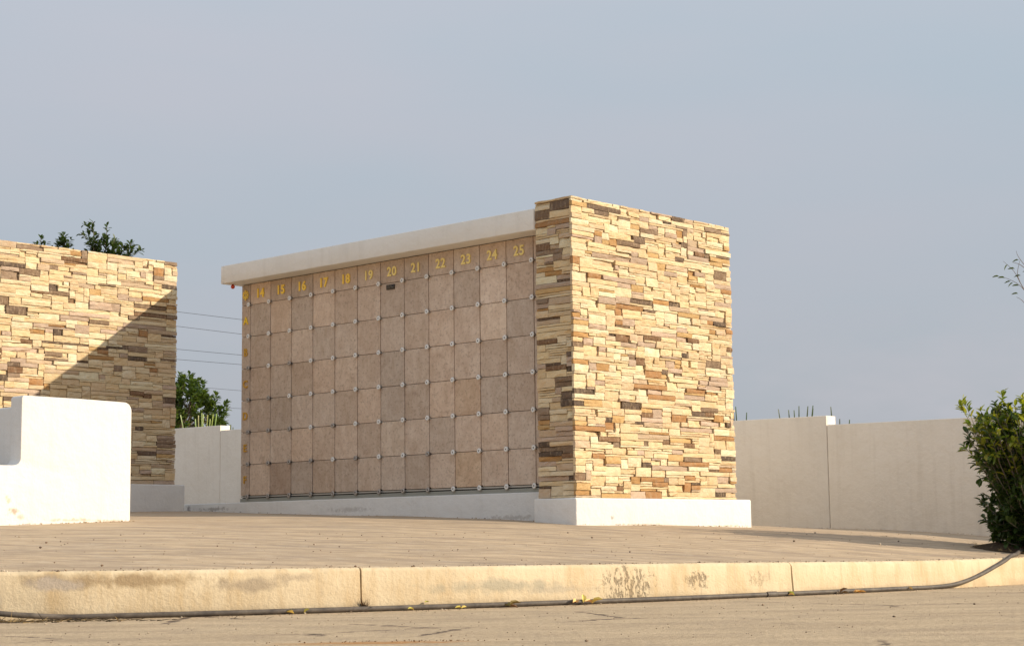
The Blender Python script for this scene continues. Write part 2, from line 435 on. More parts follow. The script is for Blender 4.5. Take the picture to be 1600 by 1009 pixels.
# ------------------------------------------------------------------ ground
def kerb_y(x):
    q = lambda t: 0.05427154 * t * t + 0.56235932 * t + 11.2037866
    if x < -3.4:
        return q(-3.4) + (x + 3.4) * 0.2
    if x > 4.4:
        return q(4.4) + (x - 4.4) * 0.95
    return q(x)
def kerb_tan(x):
    v = Vector((0.02, kerb_y(x + 0.01) - kerb_y(x - 0.01), 0)); return v.normalized()
CP = np.array([[-2.94, 10.02, 0.272], [-2.613, 10.105, 0.27], [-1.912, 10.327, 0.268], [-0.943, 10.722, 0.26], [-0.421, 10.977, 0.257], [0.401, 11.438, 0.251], [2.005, 12.55, 0.232], [3.089, 13.459, 0.214], [4.181, 14.504, 0.212], [-3.848, 20.14, 0.787], [-2.857, 19.218, 0.733], [-1.335, 17.801, 0.664], [-0.146, 16.694, 0.607], [0.207, 16.366, 0.588], [0.586, 15.739, 0.543], [1.452, 16.705, 0.527], [2.393, 17.716, 0.509], [2.842, 20.812, 0.526], [3.615, 20.093, 0.491], [4.389, 19.372, 0.45], [5.097, 18.713, 0.392], [-4.184, 18.972, 0.76], [-3.809, 19.375, 0.768], [-3.006, 16.5, 0.682], [-3.887, 15.0, 0.622], [-1.943, 16.3, 0.655], [2.9, 15.9, 0.441]])
_x, _y, _z = CP.T
_B = np.stack([np.ones_like(_x), _x, _y, _x * _x, _x * _y, _y * _y], 1)
_co = np.linalg.lstsq(_B, _z, rcond=None)[0]
_K = np.exp(-((_x[:, None] - _x) ** 2 + (_y[:, None] - _y) ** 2) / 2 / 1.3 ** 2)
_wt = np.linalg.solve(_K + 0.15 * np.eye(len(_x)), _z - _B @ _co)
def zt(X, Y):
    X = min(max(X, -6.5), 6.0); Y = min(max(Y, 9.0), 22.0)
    return float(_co @ np.array([1, X, Y, X * X, X * Y, Y * Y]) + _wt @ np.exp(-((_x - X) ** 2 + (_y - Y) ** 2) / 2 / 1.3 ** 2))

g = MB(); g.add([(-900, -900, -0.12), (900, -900, -0.12), (900, 900, -0.12), (-900, 900, -0.12)], [(0, 1, 2, 3)])
g.build('ground', FIELD, kind='structure')
g = MB()
xs = [-40, -20, -10] + [-6 + 0.3 * i for i in range(41)] + [10, 20, 40]
g.add([(x, kerb_y(x) + 0.06, 0) for x in xs] + [(x, -30, 0) for x in xs],
      [(i, i + len(xs), i + len(xs) + 1, i + 1) for i in range(len(xs) - 1)])
g.build('road', ROAD, kind='structure')
g = MB()
xs = [-30, -20, -14, -10, -8] + [-6.5 + 0.125 * i for i in range(101)] + [7, 8, 10, 14, 20, 30]
ws = [0.10] + [0.2 + 0.1 * i for i in range(60)] + [6.3 + 0.3 * i for i in range(26)] + [15, 18, 22, 30]
vs = []
for w in ws:
    for x in xs:
        y = kerb_y(x) + w
        b = 0.0035 * math.sin(x * 3.1 + y * 1.7) + 0.0025 * math.sin(x * 1.3 - y * 4.1)
        vs.append((x, y, zt(x, y) - 0.003 + b * min(1, w)))
n = len(xs)
g.add(vs, [(j * n + i, j * n + i + 1, (j + 1) * n + i + 1, (j + 1) * n + i) for j in range(len(ws) - 1) for i in range(n - 1)])
g.build('terrace_pavement', PAVE, kind='structure', smooth=True)

# kerb: lengths of cast concrete with open joints
kerb = link('kerb', None); kerb['kind'] = 'structure'
cuts = [-9.0, -3.28, -0.95, 1.98, 5.2, 9.0]
for i in range(len(cuts) - 1):
    a, b = cuts[i] + (0.006 if i else 0), cuts[i + 1] - 0.004
    k = MB(); nseg = max(6, int((b - a) / 0.04)); rows = []
    r2 = random.Random(40 + i)
    for j in range(nseg + 1):
        x = a + (b - a) * j / nseg
        t = kerb_tan(x); nn = Vector((t.y, -t.x, 0))
        base = Vector((x, kerb_y(x), 0)); top = zt(x, kerb_y(x) + 0.05) + 0.0015
        ch = r2.uniform(0, 0.008) if r2.random() < 0.3 else r2.uniform(0, 0.003)
        wv = 0.004 * math.sin(x * 5 + i)
        prof = [(0.022, -0.06), (0.018 + wv, 0.03), (0.010 + wv, 0.12), (0.004, top - 0.022 - ch), (-0.003 - ch, top - 0.008 - ch), (-0.016 - ch, top - 0.001), (-0.07, top + 0.001), (-0.13, top), (-0.13, -0.06)]
        rows.append([base + nn * p + Vector((0, 0, z)) for p, z in prof])
    m_ = len(rows[0])
    fs = [(j * m_ + q, j * m_ + q + 1, (j + 1) * m_ + q + 1, (j + 1) * m_ + q) for j in range(nseg) for q in range(m_ - 1)]
    fs += [tuple(range(m_)), tuple(nseg * m_ + q for q in reversed(range(m_)))]
    k.add([p for r in rows for p in r], [tuple(reversed(f)) for f in fs])
    o = k.build('kerb_length', KERB, kerb, smooth=True)
    o.data.set_sharp_from_angle(angle=math.radians(40))

# ------------------------------------------------------------------ stacked ledge stone
CREAM = [(0.71, 0.56, 0.345), (0.73, 0.595, 0.39), (0.68, 0.515, 0.305), (0.74, 0.62, 0.43), (0.66, 0.505, 0.32)]
BEIGE = [(0.55, 0.42, 0.29), (0.53, 0.40, 0.30), (0.47, 0.355, 0.265)]
TAN = [(0.46, 0.27, 0.115), (0.40, 0.22, 0.10), (0.54, 0.36, 0.17)]
DARK = [(0.165, 0.115, 0.082), (0.23, 0.158, 0.105), (0.12, 0.086, 0.064), (0.28, 0.20, 0.14), (0.22, 0.13, 0.075)]
def stone_col(r, dark, tan, beige, h=0.05):
    k_ = 1.4 if 0.03 < h < 0.06 else 0.6                          # the dark ones are mostly thin slips
    q = r.random() / k_
    pal = DARK if q < dark else TAN if q < dark + tan else BEIGE if q < dark + tan + beige else CREAM
    c = r.choice(pal); f = r.uniform(0.9, 1.08)
    return tuple(min(0.75, k * f) for k in c)
def pack(width, height, r, uw=0.036, uh=0.0228):
    """random interlocking rectangles on a fine grid"""
    nx, ny = round(width / uw), round(height / uh)
    uw, uh = width / nx, height / ny
    occ = [[False] * nx for _ in range(ny)]
    out = []
    for j in range(ny):
        for i in range(nx):
            if occ[j][i]: continue
            run = 0
            while i + run < nx and not occ[j][i + run]: run += 1
            h = r.choices([1, 2, 3, 4], [0.30, 0.42, 0.22, 0.06])[0]
            w = r.choice([4, 5, 6, 7, 8, 9, 10, 12, 14, 16, 3]) if h < 3 else r.choice([3, 4, 5, 6, 7])
            if run - w < 2: w = run if run <= 16 else run // 2
            w = min(w, run); h = min(h, ny - j)
            if w <= 1: h = min(h, 2)
            while h > 1 and any(occ[j + b][i + a] for a in range(w) for b in range(h)): h -= 1
            for b in range(h):
                for a in range(w): occ[j + b][i + a] = True
            out.append((i * uw, (i + w) * uw, j * uh, (j + h) * uh))
    return out
def stone_mesh(s0, s1, z0, z1, frame, r, col, base, mb):
    """one split-faced stone: s along the wall, z up, d out of the wall"""
    O, S, N = frame
    g_ = 0.0022
    s0 += g_; s1 -= g_; z0 += g_; z1 -= g_
    nx = max(2, min(5, int((s1 - s0) / 0.05) + 1)); ny = 2 if z1 - z0 < 0.06 else 3
    d0 = base + r.uniform(-0.007, 0.008)
    tx, tz = r.uniform(-0.035, 0.035), r.uniform(-0.12, 0.12)
    crease = r.random() < 0.3; cx = r.uniform(0.2, 0.8); cs = r.uniform(-0.9, 0.9); cd_ = r.uniform(0.006, 0.014)
    vs = []; grid = {}
    for j in range(ny + 1):
        for i in range(nx + 1):
            a, b = i / nx, j / ny
            s = s0 + (s1 - s0) * a; z = z0 + (z1 - z0) * b
            edge = i in (0, nx) or j in (0, ny)
            d = d0 + tx * (a - 0.5) * (s1 - s0) + tz * (b - 0.5) * (z1 - z0) + r.gauss(0, 0.0022)
            if crease and a > cx + cs * (b - 0.5) * 0.4: d -= cd_
            if edge:
                d -= r.uniform(0.0015, 0.005)
                if 0 < i < nx: z += r.uniform(-0.0014, 0.0014)
            else:
                s += r.uniform(-0.008, 0.008); z += r.uniform(-0.004, 0.004)
            grid[i, j] = len(vs)
            vs.append(O + S * s + N * d + Vector((0, 0, z)))
    fs = [(grid[i, j], grid[i + 1, j], grid[i + 1, j + 1], grid[i, j + 1]) for j in range(ny) for i in range(nx)]
    ring = [(i, 0) for i in range(nx)] + [(nx, j) for j in range(ny)] + [(i, ny) for i in range(nx, 0, -1)] + [(0, j) for j in range(ny, 0, -1)]
    b0 = len(vs)
    for (i, j) in ring:
        p = vs[grid[i, j]]
        d = (p - O).dot(N)
        vs.append(p - N * (d + 0.002))
    L = len(ring)
    for q in range(L):
        q2 = (q + 1) % L
        fs.append((grid[ring[q]], b0 + q, b0 + q2, grid[ring[q2]]))
    mb.add(vs, fs, col)
def clad(parent, faces, limit=300):
    """faces: (frame, width, z0, z1, seed, dark, tan, beige, base, weight, visible range)"""
    allst = []
    for (frame, width, z0, z1, seed, dk, tn, bg_, base, weight, vis) in faces:
        r = random.Random(seed)
        for (a, b, c, d) in pack(width, z1 - z0, r):
            seen = vis[0] <= (a + b) / 2 <= vis[1]
            allst.append(((b - a) * (d - c) * weight * (1 if seen else 0.02), a, b, c + z0, d + z0, frame, stone_col(r, dk, tn, bg_, d - c), base, r.random()))
    allst.sort(key=lambda q: -q[0])
    rest = MB(); r = random.Random(99)
    for i, (_, a, b, c, d, fr, col, base, _s) in enumerate(allst):
        if i < limit:
            mb = MB(); stone_mesh(a, b, c, d, fr, r, col, base, mb)
            mb.build('stone', STONE, parent)
        else:
            stone_mesh(a, b, c, d, fr, r, col, base, rest)
    if rest.v:
        rest.build('small_stones', STONE, parent, kind='stuff')

ROT = math.atan2(-D1.y, -D1.x)               # local x runs along the niches to the near end, y across, z up
ORG = Vector((0.2118, 16.4295, 0))
def world(u, v, z=0.0):
    return ORG - D1 * u + D2 * v + Vector((0, 0, z))
X_, Y_ = Vector((1, 0, 0)), Vector((0, 1, 0))

# ------------------------------------------------------------------ columbarium
colu = thing('columbarium', 'niche wall numbered 14 to 25 with a flat cap and a stone-clad end', 'columbarium', ORG, ROT)
b = MB(); b.box(-4.47, 0.21, 0.035, 2.18, 0.5, 3.33); b.build('niche_block', CAPM, colu)
b = MB(); b.box(-7.6, 0.20, -0.035, 0.60, 0.35, 0.857); b.build('plinth', WHITE, colu, bevel=0.012)
b = MB(); b.box(-4.585, 0.212, -0.225, 2.25, 3.318, 3.522); b.build('cap', CAPM, colu, bevel=0.007, seg=2)
b = MB()
b.box(-4.475, 0.205, 0.018, 0.04, 0.90, 3.318)
b.build('joint_backing', BLACK, colu)
b = MB(); b.box(-4.478, 0.20, -0.012, 0.034, 0.8575, 0.897); b.build('flashing', FLASH, colu)
b = MB(); b.box(-4.475, 0.20, -0.004, 0.016, 0.9085, 0.9235); b.build('rail', RAILM, colu)

PW = 0.361
def tile_mesh(w, h, clip, name):
    """panel, front at y=0, 18 mm thick, corners clipped round the bolts; origin at its centre"""
    c = clip
    cs = [(-w / 2, -h / 2, c[0]), (w / 2, -h / 2, c[1]), (w / 2, h / 2, c[2]), (-w / 2, h / 2, c[3])]
    pts = []
    for k, (x, z, q) in enumerate(cs):
        sx_, sz_ = (1 if x < 0 else -1), (1 if z < 0 else -1)
        if q <= 0:
            pts.append((x, z)); continue
        seq = [(x, z + sz_ * q), (x + sx_ * q * 0.35, z + sz_ * q * 0.35), (x + sx_ * q, z)]
        if k in (1, 3): seq.reverse()
        pts += seq
    mb = MB(); n_ = len(pts); e = 0.0025
    fr = [(x * (1 - e * 2 / w), 0.0, z * (1 - e * 2 / h)) for x, z in pts]
    md = [(x, 0.0025, z) for x, z in pts]
    bk = [(x, 0.018, z) for x, z in pts]
    fs = [tuple(range(n_))]
    for L in (0, 1):
        fs += [(L * n_ + i, (L + 1) * n_ + i, (L + 1) * n_ + (i + 1) % n_, L * n_ + (i + 1) % n_) for i in range(n_)]
    mb.add(fr + md + bk, fs)
    return mb.mesh(name, TILE)
GV, GH = 0.0085, 0.0045
Z0 = 0.9155
M_TILE = tile_mesh(PW - GV, 0.36 - GH, (0.02,) * 4, 'niche_tile')
HH = 3.312 - (Z0 + 6 * 0.36)
M_HEAD = tile_mesh(PW - GV, HH - GH, (0.02, 0.02, 0, 0), 'header_tile')
M_SIDE = tile_mesh(0.148, 0.36 - GH, (0, 0.02, 0.02, 0), 'side_tile')
M_SIDEH = tile_mesh(0.148, HH - GH, (0, 0.02, 0, 0), 'side_tile')
M_RIGHT = tile_mesh(0.20, 0.36 - GH, (0.02, 0, 0, 0.02), 'side_tile')
M_RIGHTH = tile_mesh(0.20, HH - GH, (0.02, 0, 0, 0), 'side_tile')

def text_mesh(body, size, mat, bold, name):
    cu = bpy.data.curves.new('lettering', 'FONT')
    cu.body = body; cu.size = size; cu.extrude = 0.004; cu.offset = bold
    cu.align_x = 'CENTER'; cu.align_y = 'CENTER'; cu.space_character = 1.12; cu.resolution_u = 6
    tmp = bpy.data.objects.new('lettering', cu)
    COL.objects.link(tmp)
    dg = bpy.context.evaluated_depsgraph_get()
    me = bpy.data.meshes.new_from_object(tmp.evaluated_get(dg))
    bpy.data.objects.remove(tmp); bpy.data.curves.remove(cu)
    me.name = name
    me.transform(Matrix.Rotation(math.pi / 2, 4, 'X'))       # upright, facing -y
    me.materials.clear(); me.materials.append(mat.m)
    return me
tr_ = random.Random(5)
def tint():
    f = tr_.uniform(0.85, 1.09); q = tr_.uniform(-0.03, 0.03)
    return (f * (1 + q), f, f * (1 - q), 1)
special = {(10, 6): (1.22, 1.24, 1.26, 1), (10, 5): (1.2, 1.2, 1.18, 1), (9, 5): (1.1, 1.1, 1.1, 1), (9, 1): (1.06, 0.98, 0.86, 1), (9, 3): (1.0, 0.93, 0.84, 1),
           (9, 2): (1.12, 1.12, 1.12, 1), (1, 1): (0.80, 0.76, 0.74, 1), (1, 6): (1.08, 1.06, 1.03, 1), (6, 2): (1.06, 1.08, 1.08, 1), (8, 3): (1.10, 1.06, 1.02, 1), (10, 2): (1.08, 1.06, 1.04, 1)}
for c in range(12):
    uc = -12 * PW + (c + 0.5) * PW
    for k in range(6):                                        # k = 0 lowest row
        o = link('niche_tile', M_TILE, colu)
        o.location = (uc, tr_.uniform(-0.0012, 0.0012), Z0 + (k + 0.5) * 0.36 + (0.006 if k == 0 else 0))
        if k == 0: o.scale.z = 0.965
        o.rotation_euler = (tr_.uniform(-0.002, 0.002), 0, tr_.uniform(-0.002, 0.002))
        o.color = special.get((c, k + 1), tint())
        if c == 6 and k == 5:
            p = MB(); p.box(-0.062, 0.062, -0.012, 0.001, -0.026, 0.026)
            pl = p.build('plaque', BRONZE, o, bevel=0.003, seg=1)
            pl.location = (-0.02, 0, 0.135)
            q = MB()
            for (x0, x1, z0) in ((-0.045, -0.012, 0.006), (-0.004, 0.03, 0.006), (-0.04, 0.0, -0.010), (0.01, 0.045, -0.010)):
                x = x0
                while x < x1:
                    q.box(x, x + 0.005, -0.0145, -0.011, z0, z0 + 0.009); x += 0.0085
            q.add([(-0.058, -0.0135, -0.022), (0.058, -0.0135, -0.022), (0.058, -0.0135, -0.020), (-0.058, -0.0135, -0.020)], [(0, 1, 2, 3)])
            t = q.build('plaque_lettering', BRONZEL, o); t.location = pl.location
    o = link('header_tile', M_HEAD, colu)
    o.location = (uc, 0, Z0 + 6 * 0.36 + HH / 2)
    o.color = tint()
    o['label'] = 'header tile with the gold number %d' % (14 + c)
    num = link('number', text_mesh(str(14 + c), 0.134, GOLD if c < 5 else PALEGOLD, 0.0052 if c < 5 else 0.003, 'number'), o)
    num.location = (0.0, -0.006, -0.005)
for k in range(7):
    o = link('side_tile', M_SIDEH if k == 6 else M_SIDE, colu)
    zc = Z0 + 6 * 0.36 + HH / 2 if k == 6 else Z0 + (k + 0.5) * 0.36 + (0.006 if k == 0 else 0)
    if k == 0: o.scale.z = 0.965
    o.location = (-12 * PW - 0.004 - 0.074, 0, zc); o.color = tint()
    if k < 6:
        num = link('letter', text_mesh('FEDCBA'[k], 0.118, OLDGOLD if k < 5 else GOLD, 0.003, 'letter'), o)
        num.location = (0.004, -0.006, 0.0)
    else:                                                     # round flower-like emblem above the letters
        e = MB()
        for a in range(8):
            t = a * math.pi / 4
            p, q = math.cos(t), math.sin(t)
            e.add([(p * 0.012, -0.006, q * 0.012), (p * 0.034 - q * 0.013, -0.008, q * 0.034 + p * 0.013), (p * 0.052, -0.006, q * 0.052), (p * 0.034 + q * 0.013, -0.008, q * 0.034 - p * 0.013)], [(0, 1, 2, 3)])
        e.tube([(0, -0.002, -0.062), (0, -0.002, 0.062)], 0.005, 6)
        e.tube([(0.05 * math.cos(t), -0.004, 0.05 * math.sin(t)) for t in np.linspace(0, 2 * math.pi, 17)], 0.004, 5)
        e.build('emblem', GOLD, o).location = (0.0, -0.004, 0)
    o = link('side_tile', M_RIGHTH if k == 6 else M_RIGHT, colu)
    o.location = (0.004 + 0.10, 0, zc); o.color = tint()
    if k == 0: o.scale.z = 0.965
def rosette(mat, name):
    mb = MB(); n_ = 14
    prof = [(0.0, -0.034), (0.007, -0.034), (0.009, -0.0385), (0.023, -0.0370), (0.0265, -0.033), (0.0265, -0.026), (0.008, -0.024), (0.008, 0.02)]
    vs = []
    for (r, y) in prof:
        for k in range(n_):
            t = 2 * math.pi * k / n_
            vs.append((r * math.cos(t), y, r * math.sin(t)))
    fs = [(j * n_ + k, j * n_ + (k + 1) % n_, (j + 1) * n_ + (k + 1) % n_, (j + 1) * n_ + k) for j in range(len(prof) - 1) for k in range(n_)]
    mb.add(vs, fs)
    me = mb.mesh(name, mat, True)
    me.materials.append(BLACK.m)
    for p in me.polygons:
        if p.index < n_: p.material_index = 1
    return me
M_B1, M_B2 = rosette(STEEL, 'bolt_cap'), rosette(DULL, 'bolt_cap')
br = random.Random(8)
for c in range(13):
    for k in range(7):
        far = (12 - c) / 12 * 0.55 + (6 - k) / 6 * 0.45         # the far low caps get the darker steel
        o = link('bolt_cap', M_B2 if far + br.uniform(-0.12, 0.12) > 0.66 else M_B1, colu)
        o.location = (-12 * PW + c * PW, 0, Z0 + k * 0.36)
        o.rotation_euler = (0, br.uniform(0, 6), 0)

# stone clad end
b = MB(); b.box(0.225, 0.655, -0.180, 2.245, 0.6, 3.575)
core = b.build('end_pillar', MORTAR, colu)
b = MB(); b.box(0.193, 0.715, -0.255, 2.48, 0.3, 0.786)
bo = b.build('pillar_plinth', WHITE, colu, bevel=0.016)
EZ0, EZ1 = 0.7865, 3.585
clad(core, [
    ((Vector((0.655, -0.215, 0)), Y_, X_), 2.495, EZ0, EZ1, 21, 0.095, 0.085, 0.12, 0.028, 1.0, (0, 9)),
    ((Vector((0.215, -0.180, 0)), X_, -Y_), 0.440, EZ0, EZ1, 22, 0.27, 0.05, 0.18, 0.026, 0.8, (0, 9)),
])
b = MB(); b.add([(0.10, -0.0375, 0.575), (0.188, -0.0375, 0.565), (0.182, -0.0375, 0.60), (0.160, -0.0375, 0.648), (0.145, -0.0375, 0.605), (0.188, -0.030, 0.565), (0.10, -0.030, 0.575)], [(0, 1, 2, 4), (4, 2, 3), (0, 6, 5, 1)])
b.build('drain_gap', BLACK, colu)
# red bulb under the cap's far end
bl = thing('lamp_bulb', 'small round red bulb hanging under the far left tip of the cap', 'light bulb', world(-4.50, -0.12, 3.330), ROT)
b = MB(); b.tube([(0, 0, 0.002), (0, 0, -0.02)], 0.010, 8); b.build('socket', BLACK, bl)
b = MB()
n_ = 10; pr = [(0.0, -0.066), (0.012, -0.063), (0.022, -0.052), (0.025, -0.040), (0.020, -0.027), (0.010, -0.018)]
b.add([(r * math.cos(2 * math.pi * k / n_), r * math.sin(2 * math.pi * k / n_), z) for r, z in pr for k in range(n_)],
      [(j * n_ + k, j * n_ + (k + 1) % n_, (j + 1) * n_ + (k + 1) % n_, (j + 1) * n_ + k) for j in range(len(pr) - 1) for k in range(n_)])
b.build('bulb', RED, bl, smooth=True)

# ------------------------------------------------------------------ second stone-clad block, left
blk = thing('stone_clad_wall', 'stone-clad wall end on the left, half in diagonal shadow, behind a low white wall', 'stone wall', world(-5.0, -0.51), ROT)
b = MB(); b.box(-0.45, -0.04, -3.4, -0.035, 0.6, 3.575); core2 = b.build('wall_core', MORTAR, blk)
b = MB(); b.box(-0.55, 0.05, -3.5, 0.09, 0.3, 1.062); b.build('plinth', WHITE, blk, bevel=0.014)
clad(core2, [
    ((Vector((-0.04, -3.4, 0)), Y_, X_), 3.40, 1.0625, 3.585, 31, 0.105, 0.045, 0.12, 0.028, 1.0, (1.0, 9)),
    ((Vector((-0.04, -0.035, 0)), -X_, Y_), 0.41, 1.0625, 3.585, 32, 0.2, 0.06, 0.10, 0.024, 0.01, (9, 9)),
    ((Vector((-0.45, -3.4, 0)), X_, -Y_), 0.41, 1.0625, 3.585, 33, 0.2, 0.06, 0.10, 0.024, 0.01, (9, 9)),
])

# ------------------------------------------------------------------ low white stepped wall, near left
lw = thing('low_white_wall', 'low bright white plastered wall with a step at its left end', 'garden wall', world(-1.609, -3.45), ROT)
def arc(cx, cz, r, a0, a1, n_=6):
    return [(cx + r * math.cos(math.radians(a0 + (a1 - a0) * i / n_)), cz + r * math.sin(math.radians(a0 + (a1 - a0) * i / n_))) for i in range(n_ + 1)]
pf = [(-4.2, 0.2), (0.0, 0.2)] + [(0.0, 0.9)] + arc(-0.075, 1.562, 0.075, 0, 84) + [(-0.5, 1.645)] + arc(-1.05, 1.622, 0.026, 90, 180, 3) + arc(-1.136, 1.130, 0.06, 0, -90, 5) + [(-2.4, 1.066), (-4.2, 1.06)]
b = MB(); n_ = len(pf)
b.add([(0, p, z) for p, z in pf] + [(-0.17, p, z) for p, z in pf],
      [tuple(range(n_)), tuple(reversed(range(n_, 2 * n_)))] + [(i, n_ + i, n_ + (i + 1) % n_, (i + 1) % n_) for i in range(n_)])
o = b.build('front_wall', WHITE, lw, bevel=0.028, seg=4)
b = MB(); b.box(-3.2, -0.150, -1.065, -0.93, 0.3, 1.565); b.build('return_wall', WHITE, lw, bevel=0.02)

# ------------------------------------------------------------------ perimeter wall
pw = thing('perimeter_wall', 'long rendered white boundary wall stepping down behind the columbarium', 'boundary wall', world(0, 5.0), ROT)
secs = [(-26, -14.3, 2.39), (-14.3, -11.4, 2.295), (-11.4, -8.6, 2.19), (-8.6, -5.8, 2.09), (-5.8, -2.9, 1.97), (-2.9, 0.03, 1.815), (0.03, 4.2, 1.684), (4.2, 12, 1.58)]
for a, c, z in secs:
    b = MB(); t2 = z - 0.008 * (c - a)
    zb = -0.1
    b.add([(a + 0.004, 0, zb), (c - 0.004, 0, zb), (c - 0.004, 0.2, zb), (a + 0.004, 0.2, zb), (a + 0.004, 0, z), (c - 0.004, 0, t2), (c - 0.004, 0.2, t2), (a + 0.004, 0.2, z)],
          [(0, 3, 2, 1), (4, 5, 6, 7), (0, 1, 5, 4), (1, 2, 6, 5), (2, 3, 7, 6), (3, 0, 4, 7)])
    b.build('wall_section', WALLM, pw, bevel=0.008, seg=2)

# ------------------------------------------------------------------ hose
pts = [(-3.9, 9.75, 0.14), (-3.45, 9.82, 0.115), (-3.15, 9.88, 0.075), (-2.85, 9.93, 0.040)]
x = -2.6
while x < 3.3:
    t = kerb_tan(x); nn = Vector((t.y, -t.x, 0))
    p = Vector((x, kerb_y(x), 0)) + nn * (0.052 + 0.008 * math.sin(x * 2.3)); pts.append((p.x, p.y, 0.018)); x += 0.2
def onk(x, off, z):
    t = kerb_tan(x); p = Vector((x, kerb_y(x), 0)) + Vector((t.y, -t.x, 0)) * off
    return (p.x, p.y, z)
pts += [onk(3.40, 0.05, 0.028), onk(3.56, 0.05, 0.058), onk(3.72, 0.05, 0.105), onk(3.86, 0.046, 0.155), onk(3.99, 0.035, 0.20), onk(4.09, 0.01, 0.235), (4.18, kerb_y(4.18) + 0.03, 0.246), (4.27, 14.80, zt(4.27, 14.8) + 0.02), (4.36, 15.02, zt(4.36, 15.02) + 0.02), (4.46, 15.2, zt(4.46, 15.2) + 0.015)]
# smooth it
def crom(P, k=5):
    P = [Vector(p) for p in P]; out = []
    for i in range(len(P) - 1):
        p0, p1, p2, p3 = P[max(i - 1, 0)], P[i], P[i + 1], P[min(i + 2, len(P) - 1)]
        for j in range(k):
            t = j / k
            out.append(0.5 * ((2 * p1) + (p2 - p0) * t + (2 * p0 - 5 * p1 + 4 * p2 - p3) * t * t + (3 * p1 - p0 - 3 * p2 + p3) * t ** 3))
    out.append(P[-1]); return out
b = MB(); b.tube(crom(pts), 0.0165, 10)
hs = b.build('hose', HOSEM, None, smooth=True)
tag(hs, 'grey hose lying along the foot of the kerb and rising over it by the bush', 'hose')
cp = Vector(onk(1.78, 0.052, 0.018)); tt = kerb_tan(1.78)
b = MB(); b.tube([cp - tt * 0.05, cp - tt * 0.04, cp + tt * 0.04, cp + tt * 0.05], [0.018, 0.022, 0.022, 0.018], 10)
b.build('coupling', HOSEM, hs, smooth=True)

# ------------------------------------------------------------------ foliage helpers
def leaf_geo(p, d, up, L, w, fold=0.25, bend=0.15):
    d = d.normalized(); s = d.cross(up)
    if s.length < 1e-3: s = d.cross(Vector((1, 0, 0)))
    s.normalize(); n = s.cross(d)
    q = lambda a, b, c: p + d * (L * a) + s * (w * b) + n * (L * c)
    return [q(0, 0, 0), q(0.35, -0.42, fold * 0.3), q(0.72, -0.40, fold * 0.28 - bend * 0.5), q(1, 0, -bend), q(0.72, 0.40, fold * 0.28 - bend * 0.5), q(0.35, 0.42, fold * 0.3), q(0.5, 0, -bend * 0.2)], \
           [(0, 6, 1), (1, 6, 2), (2, 6, 3), (3, 6, 4), (4, 6, 5), (5, 6, 0)]
def rvec(r):
    while True:
        v = Vector((r.uniform(-1, 1), r.uniform(-1, 1), r.uniform(-1, 1)))
        if 0.05 < v.length < 1: return v.normalized()
GREENS = [(0.055, 0.095, 0.022), (0.070, 0.115, 0.028), (0.045, 0.080, 0.020), (0.085, 0.130, 0.030)]
def shoot_leaves(mb, pts, r, L, n, greens, keep=None, start=0.25):
    """leaves round a shoot given as a polyline"""
    for _ in range(n):
        t = start + (1 - start) * r.random() ** 0.8
        f = t * (len(pts) - 1); i = min(int(f), len(pts) - 2)
        p = pts[i].lerp(pts[i + 1], f - i); ax = (pts[i + 1] - pts[i]).normalized()
        side = rvec(r); side = (side - ax * side.dot(ax))
        if side.length < 0.05: continue
        d = side.normalized() * r.uniform(0.5, 1) + ax * r.uniform(0.25, 1.0) + Vector((0, 0, r.uniform(-0.15, 0.35)))
        l = L * r.uniform(0.65, 1.2)
        c = r.choice(greens); k = r.uniform(0.8, 1.2)
        a = leaf_geo(p + side.normalized() * 0.006, d, Vector((r.uniform(-.4, .4), r.uniform(-.4, .4), 1)), l, l * 0.52)
        if keep is not None: keep.append((p, d, l, tuple(q * k for q in c)))
        else: mb.add(a[0], a[1], tuple(q * k for q in c))

